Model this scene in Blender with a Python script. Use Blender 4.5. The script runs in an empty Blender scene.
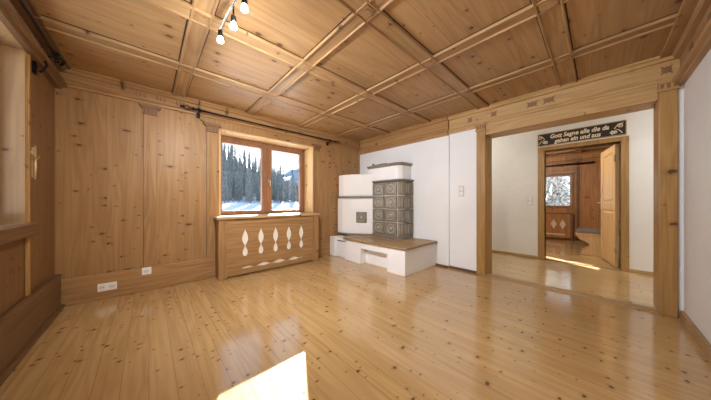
import bpy, bmesh, math, random
from mathutils import Vector
R = math.radians
S = bpy.context.scene
COL = S.collection
random.seed(7)

# ------------------------------------------------------------------ helpers
WL = {}          # world location of every object that is a parent

class MB:
    def __init__(s): s.v = []; s.f = []; s.sm = []
    def face(s, idx, smooth=False): s.f.append(idx); s.sm.append(smooth)
    def box(s, x0, x1, y0, y1, z0, z1):
        n = len(s.v)
        s.v += [(x0,y0,z0),(x1,y0,z0),(x1,y1,z0),(x0,y1,z0),(x0,y0,z1),(x1,y0,z1),(x1,y1,z1),(x0,y1,z1)]
        for q in ((0,3,2,1),(4,5,6,7),(0,1,5,4),(1,2,6,5),(2,3,7,6),(3,0,4,7)): s.face([n+i for i in q])
        return s
    def prism(s, poly, axis, a, b, smooth=False):
        n = len(s.v); k = len(poly)
        for t in (a, b):
            for u, w in poly:
                s.v.append({'x':(t,u,w),'y':(u,t,w),'z':(u,w,t)}[axis])
        s.face(list(range(n, n+k))[::-1]); s.face(list(range(n+k, n+2*k)))
        for i in range(k):
            j = (i+1) % k
            s.face([n+i, n+j, n+k+j, n+k+i], smooth)
        return s
    def loft(s, rings, smooth=True, cap=True):
        n = len(s.v); k = len(rings[0])
        for r in rings: s.v += [tuple(p) for p in r]
        for a in range(len(rings)-1):
            for i in range(k):
                j = (i+1) % k
                s.face([n+a*k+i, n+a*k+j, n+(a+1)*k+j, n+(a+1)*k+i], smooth)
        if cap:
            s.face(list(range(n, n+k))[::-1]); m = n+(len(rings)-1)*k
            s.face(list(range(m, m+k)))
        return s
    def tube(s, path, r, n=10):
        P = [Vector(p) for p in path]; rings = []
        rr = r if isinstance(r, (list, tuple)) else [r]*len(P)
        up = None
        for i, p in enumerate(P):
            d = (P[min(i+1, len(P)-1)] - P[max(i-1, 0)]).normalized()
            if up is None:
                up = Vector((0,0,1)) if abs(d.z) < .9 else Vector((1,0,0))
            a = d.cross(up).normalized(); b = d.cross(a).normalized(); up = -b if False else up
            if abs(d.dot(up)) > .98: up = Vector((1,0,0)) if abs(d.x) < .9 else Vector((0,1,0)); a = d.cross(up).normalized(); b = d.cross(a).normalized()
            rings.append([p + a*(rr[i]*math.cos(2*math.pi*k/n)) + b*(rr[i]*math.sin(2*math.pi*k/n)) for k in range(n)])
        return s.loft(rings)
    def lathe(s, prof, c, axis='z', n=20):
        rings = []
        for r, h in prof:
            ring = []
            for k in range(n):
                a = 2*math.pi*k/n; u, w = r*math.cos(a), r*math.sin(a)
                p = {'z':(u,w,h),'x':(h,u,w),'y':(w,h,u)}[axis]
                ring.append((c[0]+p[0], c[1]+p[1], c[2]+p[2]))
            rings.append(ring)
        return s.loft(rings)
    def ball(s, c, r, n=14, m=8, sz=1.0):
        return s.lathe([(max(1e-4, r*math.sin(math.pi*i/m)), -r*sz*math.cos(math.pi*i/m)) for i in range(m+1)], c, 'z', n)
    def xform(s, fn): s.v = [tuple(fn(Vector(p))) for p in s.v]; return s
    def build(s, name, mat, parent=None, local=False, origin=None, bevel=0, seg=2):
        me = bpy.data.meshes.new(name)
        off = Vector((0,0,0))
        if parent is not None and not local: off = WL[parent]
        if origin is not None: off = Vector(origin)
        me.from_pydata([tuple(Vector(p)-off) for p in s.v], [], s.f)
        for i, p in enumerate(me.polygons): p.use_smooth = s.sm[i]
        bm = bmesh.new(); bm.from_mesh(me); bmesh.ops.recalc_face_normals(bm, faces=bm.faces); bm.to_mesh(me); bm.free()
        me.materials.append(mat)
        o = bpy.data.objects.new(name, me); COL.objects.link(o)
        if parent is not None:
            o.parent = parent; WL[o] = WL[parent].copy()
        else:
            o.location = off if origin is not None else (0,0,0); WL[o] = Vector(o.location)
        if bevel:
            md = o.modifiers.new('bevel', 'BEVEL'); md.width = bevel; md.segments = seg; md.limit_method = 'ANGLE'; md.angle_limit = R(40)
        return o

def tag(o, label=None, cat=None, group=None, kind=None):
    if label: o['label'] = label
    if cat: o['category'] = cat
    if group: o['group'] = group
    if kind: o['kind'] = kind
    return o

def thing(name, label, cat, loc, rz=0, group=None, kind=None):
    o = bpy.data.objects.new(name, None); COL.objects.link(o)
    o.empty_display_size = .1
    o.location = loc; o.rotation_euler = (0,0,rz); WL[o] = Vector(loc)
    return tag(o, label, cat, group, kind)

def struct(o, label, cat): return tag(o, label, cat, None, 'structure')

def curve_plate(name, outer, holes, depth, mat, place, parent, origin=None):
    """flat plate with real holes; outlines are 2-D, extruded by depth; place maps (u,v,w) to world"""
    cu = bpy.data.curves.new('outline', 'CURVE'); cu.dimensions = '2D'; cu.fill_mode = 'BOTH'
    cu.extrude = depth/2
    for pts in [outer]+holes:
        sp = cu.splines.new('POLY'); sp.points.add(len(pts)-1); sp.use_cyclic_u = True
        for q, (u, w) in zip(sp.points, pts): q.co = (u, w, 0, 1)
    t = bpy.data.objects.new('outline', cu); COL.objects.link(t)
    dg = bpy.context.evaluated_depsgraph_get()
    me = bpy.data.meshes.new_from_object(t.evaluated_get(dg))
    bpy.data.objects.remove(t); bpy.data.curves.remove(cu)
    m = MB(); m.v = [place(*v.co) for v in me.vertices]
    for p in me.polygons: m.face(list(p.vertices))
    bpy.data.meshes.remove(me)
    return m.build(name, mat, parent, origin=origin)

def text_mesh(body, size, depth, offset=0.0, shear=0.0):
    cu = bpy.data.curves.new('lettering', 'FONT'); cu.body = body; cu.size = size; cu.extrude = depth; cu.offset = offset
    cu.align_x = 'CENTER'; cu.align_y = 'CENTER'; cu.shear = shear
    t = bpy.data.objects.new('lettering', cu); COL.objects.link(t)
    dg = bpy.context.evaluated_depsgraph_get()
    me = bpy.data.meshes.new_from_object(t.evaluated_get(dg))
    bpy.data.objects.remove(t); bpy.data.curves.remove(cu)
    vs = [tuple(v.co) for v in me.vertices]; fs = [list(p.vertices) for p in me.polygons]
    bpy.data.meshes.remove(me)
    return vs, fs

# ------------------------------------------------------------------ materials
class NT:
    def __init__(s, name):
        s.m = bpy.data.materials.new(name); s.m.use_nodes = True
        s.t = s.m.node_tree; s.t.nodes.clear()
        s.out = s.n('ShaderNodeOutputMaterial'); s.b = s.n('ShaderNodeBsdfPrincipled')
        s.l(s.b.outputs[0], s.out.inputs[0])
    def n(s, k, **kw):
        x = s.t.nodes.new(k)
        for a, b in kw.items(): setattr(x, a, b)
        return x
    def l(s, a, b): s.t.links.new(a, b)
    def put(s, sock, v):
        if hasattr(v, 'is_linked') or isinstance(v, bpy.types.NodeSocket): s.l(v, sock)
        else: sock.default_value = v
    def math(s, op, a, b=0.0, c=None, clamp=False):
        x = s.n('ShaderNodeMath', operation=op, use_clamp=clamp)
        s.put(x.inputs[0], a); s.put(x.inputs[1], b)
        if c is not None: s.put(x.inputs[2], c)
        return x.outputs[0]
    def comb(s, a, b, c):
        x = s.n('ShaderNodeCombineXYZ')
        for i, v in enumerate((a, b, c)): s.put(x.inputs[i], v)
        return x.outputs[0]
    def mix(s, f, a, b, mode='MIX'):
        x = s.n('ShaderNodeMix', data_type='RGBA', blend_type=mode)
        s.put(x.inputs[0], f)
        for sock, v in ((x.inputs[6], a), (x.inputs[7], b)):
            if isinstance(v, tuple): sock.default_value = (*v[:3], 1)
            else: s.l(v, sock)
        return x.outputs[2]
    def noise(s, vec, scale=1, detail=4, rough=.55, dist=0.0):
        x = s.n('ShaderNodeTexNoise'); s.l(vec, x.inputs['Vector'])
        x.inputs['Scale'].default_value = scale; x.inputs['Detail'].default_value = detail
        x.inputs['Roughness'].default_value = rough; x.inputs['Distortion'].default_value = dist
        return x.outputs[0]
    def ramp(s, f, lo, hi, a=0.0, b=1.0, smooth=True):
        x = s.n('ShaderNodeMapRange'); x.interpolation_type = 'SMOOTHSTEP' if smooth else 'LINEAR'
        s.put(x.inputs[0], f)
        for i, v in enumerate((lo, hi, a, b)): s.put(x.inputs[1+i], v)
        return x.outputs[0]
    def bump(s, h, strength=.2, dist=.01):
        x = s.n('ShaderNodeBump'); x.inputs['Strength'].default_value = strength; x.inputs['Distance'].default_value = dist
        s.l(h, x.inputs['Height']); s.l(x.outputs[0], s.b.inputs['Normal'])
    def set(s, **kw):
        for k, v in kw.items():
            s.put(s.b.inputs[k.replace('_', ' ')], (*v, 1) if isinstance(v, tuple) and len(v) == 3 else v)
        return s.m

def wood(name, light, dark, grain='x', across='y', width=.2, seam=.0015, seam_k=.6, knots=.22, ks=4.0,
         rough=.45, tone=.16, spec=.28, knotcol=(.085,.034,.014), streak=1.0, ksize=1.0, kl=1.25, kc=.8):
    t = NT(name)
    tc = t.n('ShaderNodeTexCoord'); sp = t.n('ShaderNodeSeparateXYZ'); t.l(tc.outputs['Object'], sp.inputs[0])
    ax = {'x': sp.outputs[0], 'y': sp.outputs[1], 'z': sp.outputs[2]}
    third = [k for k in 'xyz' if k not in (grain, across)][0]
    L, C, N = ax[grain], ax[across], ax[third]
    cw = t.math('DIVIDE', C, width); idn = t.math('FLOOR', cw); fr = t.math('FRACT', cw)
    wn = t.n('ShaderNodeTexWhiteNoise', noise_dimensions='1D'); t.l(idn, wn.inputs['W'])
    r = wn.outputs['Value']
    Lo = t.math('MULTIPLY_ADD', r, 9.3, L)
    fine = t.noise(t.comb(t.math('MULTIPLY', Lo, 1.6), t.math('MULTIPLY', C, 55), t.math('MULTIPLY', N, 55)), 1, 4, .6)
    broadv = t.comb(t.math('MULTIPLY', Lo, .55), t.math('MULTIPLY', C, 6), t.math('MULTIPLY', N, 6))
    broad = t.noise(broadv, 1, 2, .5, .4)
    rings = t.math('SINE', t.math('MULTIPLY', broad, 46))
    g = t.math('ADD', t.math('MULTIPLY', fine, .62), t.math('ADD', t.math('MULTIPLY', rings, .10), t.math('MULTIPLY', broad, .42)))
    g = t.ramp(g, .5-.32/streak, .5+.34/streak)
    col = t.mix(g, light, dark)
    tn = t.math('MULTIPLY_ADD', r, tone*2, 1-tone)
    col = t.mix(1.0, col, t.comb(tn, tn, tn), 'MULTIPLY')
    # knots
    vo = t.n('ShaderNodeTexVoronoi', voronoi_dimensions='2D'); vo.inputs['Scale'].default_value = 1
    warp = t.noise(t.comb(t.math('MULTIPLY', Lo, 9), t.math('MULTIPLY', C, 9), N), 1, 3, .6)
    CN = t.math('ADD', C, N)
    t.l(t.comb(t.math('MULTIPLY_ADD', Lo, ks*kl, t.math('MULTIPLY', warp, .35)), t.math('MULTIPLY_ADD', CN, ks*kc, t.math('MULTIPLY', broad, .5)), 0.0), vo.inputs['Vector'])
    sc = t.n('ShaderNodeSeparateColor'); t.l(vo.outputs['Color'], sc.inputs[0])
    pres = t.math('LESS_THAN', sc.outputs[0], knots)
    g2 = t.math('POWER', sc.outputs[1], 2.0)
    rad = t.math('MULTIPLY', t.math('MULTIPLY_ADD', g2, .10, .035), ksize)
    wob = t.math('MULTIPLY_ADD', fine, .07, -.035)
    d = t.math('ADD', vo.outputs['Distance'], wob)
    core = t.math('MULTIPLY', pres, t.ramp(d, t.math('MULTIPLY', rad, .55), rad, 1, 0))
    halo = t.math('MULTIPLY', pres, t.ramp(d, rad, t.math('MULTIPLY', rad, 2.6), .34, 0))
    col = t.mix(halo, col, tuple(a*.62 for a in dark))
    col = t.mix(t.math('MULTIPLY', core, .9), col, knotcol)
    if seam:
        e = t.math('MULTIPLY', t.math('MINIMUM', fr, t.math('SUBTRACT', 1.0, fr)), width)
        sm = t.ramp(e, seam*.4, seam*1.6, seam_k, 0)
        col = t.mix(sm, col, tuple(a*.22 for a in dark))
    t.l(col, t.b.inputs['Base Color'])
    rv = t.math('MULTIPLY_ADD', fine, .16, rough-.08)
    t.l(rv, t.b.inputs['Roughness']); t.b.inputs['Specular IOR Level'].default_value = spec
    t.bump(g, .08, .004)
    if rough < .21:
        t.b.inputs['Coat Weight'].default_value = .5; t.b.inputs['Coat Roughness'].default_value = .10
    return t.m

def plaster(name, col, rough=.85, bump=.25, scale=9):
    t = NT(name); tc = t.n('ShaderNodeTexCoord')
    a = t.noise(tc.outputs['Object'], scale, 6, .6); b = t.noise(tc.outputs['Object'], 1.6, 3, .5)
    c = t.mix(t.ramp(b, .35, .65), tuple(x*.95 for x in col), col)
    t.l(c, t.b.inputs['Base Color']); t.b.inputs['Roughness'].default_value = rough; t.b.inputs['Specular IOR Level'].default_value = .25
    t.bump(a, bump, .02); return t.m

def plain(name, col, rough=.5, metal=0.0, var=.12, scale=14, spec=.5, emit=0):
    t = NT(name); tc = t.n('ShaderNodeTexCoord')
    a = t.noise(tc.outputs['Object'], scale, 4, .6)
    t.l(t.mix(a, tuple(x*(1-var) for x in col), tuple(min(1, x*(1+var)) for x in col)), t.b.inputs['Base Color'])
    t.b.inputs['Roughness'].default_value = rough; t.b.inputs['Metallic'].default_value = metal
    t.b.inputs['Specular IOR Level'].default_value = spec
    if emit:
        t.b.inputs['Emission Color'].default_value = (1,.95,.86,1); t.b.inputs['Emission Strength'].default_value = emit
    return t.m

def glass(name):
    t = NT(name)
    tr = t.n('ShaderNodeBsdfTransparent'); gl = t.n('ShaderNodeBsdfGlossy'); gl.inputs['Roughness'].default_value = .02
    tc = t.n('ShaderNodeTexCoord'); nz = t.noise(tc.outputs['Object'], 3, 2)
    mx = t.n('ShaderNodeMixShader'); t.l(t.ramp(nz, 0, 1, .04, .07), mx.inputs[0])
    t.l(tr.outputs[0], mx.inputs[1]); t.l(gl.outputs[0], mx.inputs[2]); t.l(mx.outputs[0], t.out.inputs[0])
    return t.m

PL, PD = (.43,.256,.112), (.29,.156,.062)         # pine, light and dark grain
CL, CD = (.44,.275,.13), (.30,.17,.072)          # ceiling panels
FL, FD = (.56,.37,.165), (.41,.245,.095)          # floor
M = {}
M['floor'] = wood('pine_floorboards', FL, FD, 'y', 'x', .118, .0016, .42, .34, 12, .17, .05, .7, streak=.9, ksize=1.4, kl=1.2, kc=.85)
M['hall_floor'] = wood('hall_floorboards', (.64,.46,.23), (.50,.32,.13), 'y', 'x', .118, .0016, .4, .25, 11, .15, .05, .7, streak=.9, ksize=1.3)
M['wall_z_x'] = wood('pine_wall_boards', PL, PD, 'z', 'x', .34, .0012, .3, .42, 7.5, .42, .05, .28, streak=.7, ksize=1.45, kl=1.7, kc=.75)
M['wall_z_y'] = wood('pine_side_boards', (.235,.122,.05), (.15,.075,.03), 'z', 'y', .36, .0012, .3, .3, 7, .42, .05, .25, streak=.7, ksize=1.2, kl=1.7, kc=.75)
M['ceil'] = wood('pine_ceiling_panels', CL, CD, 'x', 'y', .425, 0, 0, .42, 7, .45, .07, .25, streak=.85, ksize=1.3, kl=.8, kc=1.1)
M['x'] = wood('pine_beam_x', PL, PD, 'x', 'z', .9, 0, 0, .25, 4.5, .45, .05)
M['y'] = wood('pine_beam_y', PL, PD, 'y', 'z', .9, 0, 0, .25, 4.5, .45, .05)
M['z'] = wood('pine_post_z', PL, PD, 'z', 'x', .9, 0, 0, .25, 5, .45, .05)
M['lx'] = wood('light_batten_x', (.43,.275,.13), (.28,.16,.07), 'x', 'y', .7, 0, 0, .15, 5, .45, .06)
M['ly'] = wood('light_batten_y', (.43,.275,.13), (.28,.16,.07), 'y', 'x', .7, 0, 0, .15, 5, .45, .06)
M['by'] = wood('light_pine_y', (.55,.375,.18), (.40,.245,.10), 'y', 'z', .9, 0, 0, .2, 5, .42, .05)
M['bz'] = wood('light_pine_z', (.46,.28,.105), (.32,.175,.055), 'z', 'y', .9, 0, 0, .22, 5, .42, .05)
M['dx'] = wood('dark_pine_x', (.40,.25,.125), (.27,.15,.07), 'x', 'z', .9, 0, 0, .3, 4.5, .42, .05)
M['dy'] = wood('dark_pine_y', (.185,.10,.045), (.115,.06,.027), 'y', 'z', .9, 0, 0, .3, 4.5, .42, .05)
M['frame'] = wood('stained_window_wood', (.33,.18,.10), (.22,.11,.06), 'z', 'x', .9, 0, 0, .0, 4, .38, .05)
M['frame_x'] = wood('stained_window_wood_x', (.33,.18,.10), (.22,.11,.06), 'x', 'z', .9, 0, 0, .0, 4, .38, .05)
M['reveal'] = wood('pale_reveal_wood', (.72,.52,.28), (.56,.37,.17), 'z', 'x', .5, 0, 0, .25, 4.5, .4, .05)
M['old_reveal'] = wood('aged_reveal_wood', (.42,.275,.13), (.28,.165,.07), 'z', 'x', .5, 0, 0, .5, 7, .45, .05, .7)
M['sill'] = wood('sill_wood', (.62,.43,.24), (.45,.28,.14), 'x', 'y', .5, 0, 0, .1, 4.5, .3, .05, .5)
M['bench_top'] = wood('oak_bench_top', (.44,.30,.165), (.30,.185,.09), 'y', 'x', .24, .002, .6, .2, 5, .4, .1)
M['far'] = wood('old_far_boards', (.50,.255,.095), (.33,.15,.05), 'z', 'y', .3, .003, .6, .4, 4.5, .42, .12)
M['far_x'] = wood('old_far_boards_x', (.50,.255,.095), (.33,.15,.05), 'z', 'x', .3, .003, .6, .4, 4.5, .42, .12)
M['door'] = wood('golden_door_wood', (.66,.46,.23), (.52,.33,.15), 'z', 'x', .9, 0, 0, .15, 4.5, .38, .05)
M['plaster'] = plaster('white_plaster', (.85,.885,.935), .85, .2, 10)
M['plaster_d'] = plaster('grey_white_plaster', (.70,.69,.70), .85, .5, 7)
M['plaster_e'] = plaster('cream_plaster', (.82,.80,.76), .85, .4, 7)
M['stove'] = plaster('stove_white', (.87,.89,.93), .7, .1, 12)
M['tile'] = plain('glazed_stove_tile', (.225,.20,.16), .22, 0, .35, 18, .6)
M['tile_relief'] = plain('raised_stove_tile', (.36,.34,.29), .25, 0, .25, 25, .6)
M['grout'] = plain('tile_grout', (.74,.72,.68), .8)
M['greystone'] = plain('grey_ceramic_band', (.20,.18,.155), .35, 0, .2, 20)
M['black'] = plain('black_iron', (.012,.012,.014), .4, .6)
M['white'] = plain('white_plastic', (.85,.85,.84), .35, 0, .03)
M['plate'] = plain('light_grey_plate', (.60,.58,.54), .4, 0, .03)
M['hole'] = plain('socket_hole', (.03,.03,.03), .6)
M['rad'] = plain('radiator_enamel', (.86,.85,.80), .4, 0, .02)
M['chrome'] = plain('chrome', (.75,.75,.77), .15, 1, .03)
M['bulb'] = plain('lit_bulb', (1,.96,.9), .4, emit=14)
M['brass'] = plain('pale_brass', (.78,.62,.36), .35, .7, .1)
M['steel'] = plain('steel_handle', (.6,.58,.55), .3, 1, .05)
M['sign'] = plain('black_brown_sign', (.028,.015,.009), .45, 0, .3)
M['letter'] = plain('cream_lettering', (.80,.70,.52), .6, 0, .05)
M['carve'] = plain('dark_carving', (.17,.085,.04), .55, 0, .3, 30)
M['carve2'] = plain('brown_carving', (.24,.125,.055), .55, 0, .3, 30)
M['cushion'] = plain('grey_cushion_fabric', (.17,.155,.135), .9, 0, .2, 60)
M['ornament'] = plain('white_ornament', (.72,.67,.56), .6)
M['glass'] = glass('window_glass')
M['gap_shade'] = plain('painted_gap_shade', (.03,.016,.008), .8)  # near-black colour standing in for shade in grooves and slots

def snow_mat():
    t = NT('snow'); tc = t.n('ShaderNodeTexCoord')
    a = t.noise(tc.outputs['Object'], .35, 5, .6)
    t.l(t.mix(a, (.62,.70,.80), (.84,.88,.93)), t.b.inputs['Base Color']); t.b.inputs['Roughness'].default_value = .8
    return t.m
def spruce_mat(name, green, frost, lo, hi, sc):
    t = NT(name); tc = t.n('ShaderNodeTexCoord')
    a = t.noise(tc.outputs['Object'], sc, 5, .7)
    t.l(t.mix(t.ramp(a, lo, hi), green, frost), t.b.inputs['Base Color']); t.b.inputs['Roughness'].default_value = .9
    return t.m
M['snow'] = snow_mat()
M['spruce'] = spruce_mat('frosted_needles', (.075,.095,.085), (.36,.41,.44), .38, .66, 3.2)
M['frosty'] = spruce_mat('snowy_branches', (.09,.12,.09), (.62,.67,.68), .44, .56, 9)
M['mount'] = spruce_mat('haze_tinted_slope', (.17,.27,.36), (.34,.46,.56), .35, .65, .05)  # aerial haze mixed into the slope colours

# ------------------------------------------------------------------ the room: X along the window wall, Y towards it
XB, YA, XC, YD, H = 3.547, 3.662, -.688, -.525, 2.40
# floor
m = MB().box(XC-.4, 3.56, YD-.4, YA+.45, -.12, 0)
struct(m.build('floor', M['floor']), 'glossy knotty pine floorboards of the main room', 'floor')
m = MB().box(3.56, 8.7, -2.1, 3.7, -.12, -.002)
struct(m.build('floor_hall', M['hall_floor']), 'yellow pine floorboards beyond the wide opening, through the doorway', 'floor')

# ceiling with battens
c = struct(MB().box(XC-.4, XB+.3, YD-.4, YA+.45, H, H+.12).build('ceiling', M['ceil']), 'coffered pine ceiling of knotty panels divided by moulded battens', 'ceiling')
def batten_prof(w, d):
    h = w/2
    return [(-h,0),(-h,-d*.6),(-h+.005,-d),(-h+.014,-d),(-h+.018,-d*.75),(-h+.022,-d*.55),(h-.022,-d*.55),(h-.018,-d*.75),(h-.014,-d),(h-.005,-d),(h,-d*.6),(h,0)]
BX = [.278, 1.128, 1.978, 2.828]; BY = [.228, 1.10, 1.95, 2.795]
for y in BY:
    MB().box(XC, XB, y-.080, y+.080, H-.003, H+.001).build('groove_shade_strip', M['gap_shade'], c)  # flat dark strip painting the groove shade beside the batten
    MB().prism([(y+u, H+w+.001) for u, w in batten_prof(.145, .026)], 'x', XC, XB).build('batten', M['lx'], c)
for x in BX:
    MB().box(x-.073, x+.073, YD, YA, H-.0024, H+.001).build('groove_shade_strip', M['gap_shade'], c)  # same painted groove shade along the crossing battens
    MB().prism([(x+u, H+w+.001) for u, w in batten_prof(.130, .024)], 'y', YD, YA).build('batten', M['ly'], c)
for x in BX:
    for y in BY:
        b = MB().prism([(x-.047,y-.047),(x+.047,y-.047),(x+.047,y+.047),(x-.047,y+.047)], 'z', H-.022, H)
        b.lathe([(.034,-.030),(.03,-.024)], (x,y,H), 'z', 16)
        b.build('boss', M['ly'], c)
MB().box(XC, XC+.115, YD, YA, H-.022, H+.001).build('border_board', M['dy'], c, bevel=.008)
MB().box(XC, XB, YD, YD+.14, H-.022, H+.001).build('border_board', M['dx'], c, bevel=.008)

# walls
WX0, WX1, WZ0, WZ1 = .735, 2.29, .835, 2.10       # window opening in the back wall
m = MB().box(XC-.4, WX0, YA, YA+.45, 0, H).box(WX1, XB+.3, YA, YA+.45, 0, H).box(WX0, WX1, YA, YA+.45, WZ1, H).box(WX0, WX1, YA, YA+.45, 0, WZ0)
struct(m.build('wall_back', M['wall_z_x']), 'knotty pine board wall around the double window', 'wall')
CY0, CY1, CZ0, CZ1 = 1.35, 2.925, .803, 2.20
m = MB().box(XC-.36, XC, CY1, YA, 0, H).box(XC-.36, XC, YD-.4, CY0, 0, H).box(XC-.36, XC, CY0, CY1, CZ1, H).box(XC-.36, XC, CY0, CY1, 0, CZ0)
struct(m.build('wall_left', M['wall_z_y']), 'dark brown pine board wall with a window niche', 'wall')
OY0, OY1, OZ = -.385, 1.089, 2.012                # wide opening
m = MB().box(XB, XB+.26, OY1+.06, YA, 0, H).box(XB, XB+.26, YD-.4, OY0-.06, 0, H).box(XB, XB+.26, OY0-.06, OY1+.06, OZ+.08, H)
m.box(XB-.035, XB, 1.615, YA, 0, 2.16)
struct(m.build('wall_right', M['plaster']), 'white plaster wall behind the stove with a wide opening', 'wall')
m = MB().box(XC-.4, XB, YD-.3, YD, 0, H)
struct(m.build('wall_front', M['plaster_d']), 'rough greyish white plaster wall beside the wide opening', 'wall')

# cornices --------------------------------------------------------------
def cornice_prof(zb, dark_depth=0.0, k=1.0):       # (projection, z) from the wall outwards
    return [(0,H),(.085*k,H),(.085*k,H-.016),(.066*k,H-.022),(.05*k,H-.045),(.022*k,H-.05),(.020*k,zb+.062),(.058*k,zb+.058),(.064*k,zb+.044),(.056*k,zb+.030),(.034*k,zb+.020),(.03*k,zb),(0,zb)]
def cornice(name, mat, fn, axis, a, b, zb, lab, k=1.0):
    o = MB().prism([(fn(p), z) for p, z in cornice_prof(zb, k=k)], axis, a, b).build(name, mat)
    return struct(o, lab, 'cornice')
tA = cornice('trim_1', M['x'], lambda p: YA-p, 'x', XC, XB, 2.218, 'long carved pine cornice above the double window')
tB = cornice('trim_2', M['by'], lambda p: XB-p, 'y', YD, 1.615, 2.135, 'pale carved pine cornice above the wide opening')
tB2 = cornice('trim_3', M['y'], lambda p: XB-.035-p, 'y', 1.615, YA, 2.115, 'plain pine cornice above the white stove wall')
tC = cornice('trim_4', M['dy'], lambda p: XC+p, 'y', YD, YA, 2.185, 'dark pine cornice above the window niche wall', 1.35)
tD = cornice('trim_5', M['dx'], lambda p: YD+p, 'x', XC, XB, 2.105, 'dark pine cornice above the grey plaster wall', 1.1)
# carved motifs on the cornices
def motif(w, h):
    pts = []
    for i in range(16):
        a = 2*math.pi*i/16; q = 1.0 if i % 4 == 2 else (.62 if i % 2 == 0 else .48)
        pts.append((w*q*math.cos(a), h*q*math.sin(a)))
    return pts
for y, w in ((.985,.055),(.56,.085),(.40,.085),(1.30,.045),(-.43,.05)):
    MB().prism([(y+u, 2.275+v) for u, v in motif(w, .055)], 'x', XB-.028, XB-.012).build('carved_rosette', M['carve2'], tB)
for x in (-.07, .11, .30, 1.6, 2.0):
    k = MB()
    for d in (-.034, 0, .034): k.box(x+d-.010, x+d+.010, YA-.029, YA-.014, 2.292, 2.338)
    k.build('carved_fluting', M['carve2'], tA, bevel=.003)
k = MB().prism([(3.03,2.285),(3.10,2.30),(3.16,2.28),(3.13,2.31),(3.16,2.335),(3.08,2.325)], 'y', YA-.028, YA-.014)
k.build('carved_fluting', M['carve2'], tA)
for x in (2.2, 2.7, 3.15):
    MB().prism([(x+u, 2.265+v) for u, v in motif(.07, .045)], 'y', YD+.014, YD+.03).build('carved_rosette', M['carve'], tD)

# pilasters on the back wall -------------------------------------------
def pilaster(n, x, w, lab, zt=2.20):
    r = thing('trim_%d' % n, lab, 'pilaster', (x, YA, 0), kind='structure')
    sh = MB().box(x-w/2, x+w/2, YA-.012, YA, .275, zt-.10)
    sh.build('shaft', M['z'], r, bevel=.004)
    MB().box(x-w/2-.003, x-w/2+.003, YA-.0135, YA-.004, .29, zt-.11).build('edge_groove', M['carve'], r)
    cp = MB().box(x-w/2-.008, x+w/2+.008, YA-.026, YA, zt-.105, zt-.03)
    cp.box(x-w/2-.028, x+w/2+.028, YA-.04, YA, zt-.03, zt-.012).box(x-w/2-.04, x+w/2+.04, YA-.052, YA, zt-.012, zt+.02)
    cap = cp.build('capital', M['carve2'], r, bevel=.004)
    fl = MB()
    for k in range(4):
        u = x-w/2+.012+(w-.024)*k/3
        fl.box(u-.008, u+.008, YA-.031, YA-.02, zt-.095, zt-.042)
    fl.build('fluting', M['carve'], cap)
pilaster(6, .012, .118, 'slim pilaster with fluted capital in the middle of the boards left of the window')
pilaster(7, .645, .125, 'pilaster with dark fluted capital at the window beside the curtain rod bracket', 2.13)
pilaster(8, 2.355, .115, 'pilaster with dark fluted capital between the window and the stove', 2.13)

# baseboards ------------------------------------------------------------
def baseboard(name, mat, m, lab, bv=.006): return struct(m.build(name, mat, bevel=bv), lab, 'baseboard')
baseboard('baseboard_back', M['x'], MB().box(XC, .69, YA-.028, YA, 0, .275).box(2.25, XB, YA-.028, YA, 0, .275), 'tall pine baseboard under the back board wall')
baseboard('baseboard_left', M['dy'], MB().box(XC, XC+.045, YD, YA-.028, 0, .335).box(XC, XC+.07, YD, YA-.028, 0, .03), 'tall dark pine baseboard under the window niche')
baseboard('baseboard_right', M['dy'], MB().box(XB-.055, XB-.035, 1.615, 1.83, 0, .035).box(XB-.02, XB, 1.208, 1.615, 0, .035), 'low brown baseboard at the white stove wall', .003)
baseboard('baseboard_front', M['bench_top'], MB().box(XC, XB-.02, YD, YD+.025, 0, .075), 'low brown baseboard at the grey plaster wall', .004)

# wide opening: posts, header, threshold ---------------------------------
op = thing('trim_9', 'pine frame with two capped posts around the wide opening', 'opening frame', (XB, .35, 0), kind='structure')
def post(y0, y1, inner):
    p = MB().box(XB-.03, XB+.27, y0, y1, 0, 2.085).build('post', M['bz'], op, bevel=.008)
    q = MB().box(XB-.06, XB, y0-.008, y1+.008, 2.075, 2.093).box(XB-.05, XB, y0, y1, 2.093, 2.145).box(XB-.072, XB, y0-.012, y1+.012, 2.145, 2.16).box(XB-.085, XB, y0-.016, y1+.016, 2.16, 2.182)
    q.build('capital', M['by'], p, bevel=.003)
    fl = MB()
    for k in range(3):
        u = y0+(y1-y0)*(k+.5)/3
        fl.box(XB-.056, XB-.046, u-.010, u+.010, 2.10, 2.138)
    fl.build('fluting', M['carve2'], p)
post(OY1, 1.208, OY1); post(-.492, OY0, OY0)
MB().box(XB-.02, XB+.27, OY0, OY1, OZ, 2.14).build('header', M['by'], op, bevel=.006)
struct(MB().prism([(XB-.03,0),(XB-.03,.008),(XB-.01,.022),(XB+.06,.024),(XB+.07,.003)], 'y', OY0, OY1).build('trim_10', M['bench_top']), 'wooden threshold strip on the floor across the wide opening', 'threshold')

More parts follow.
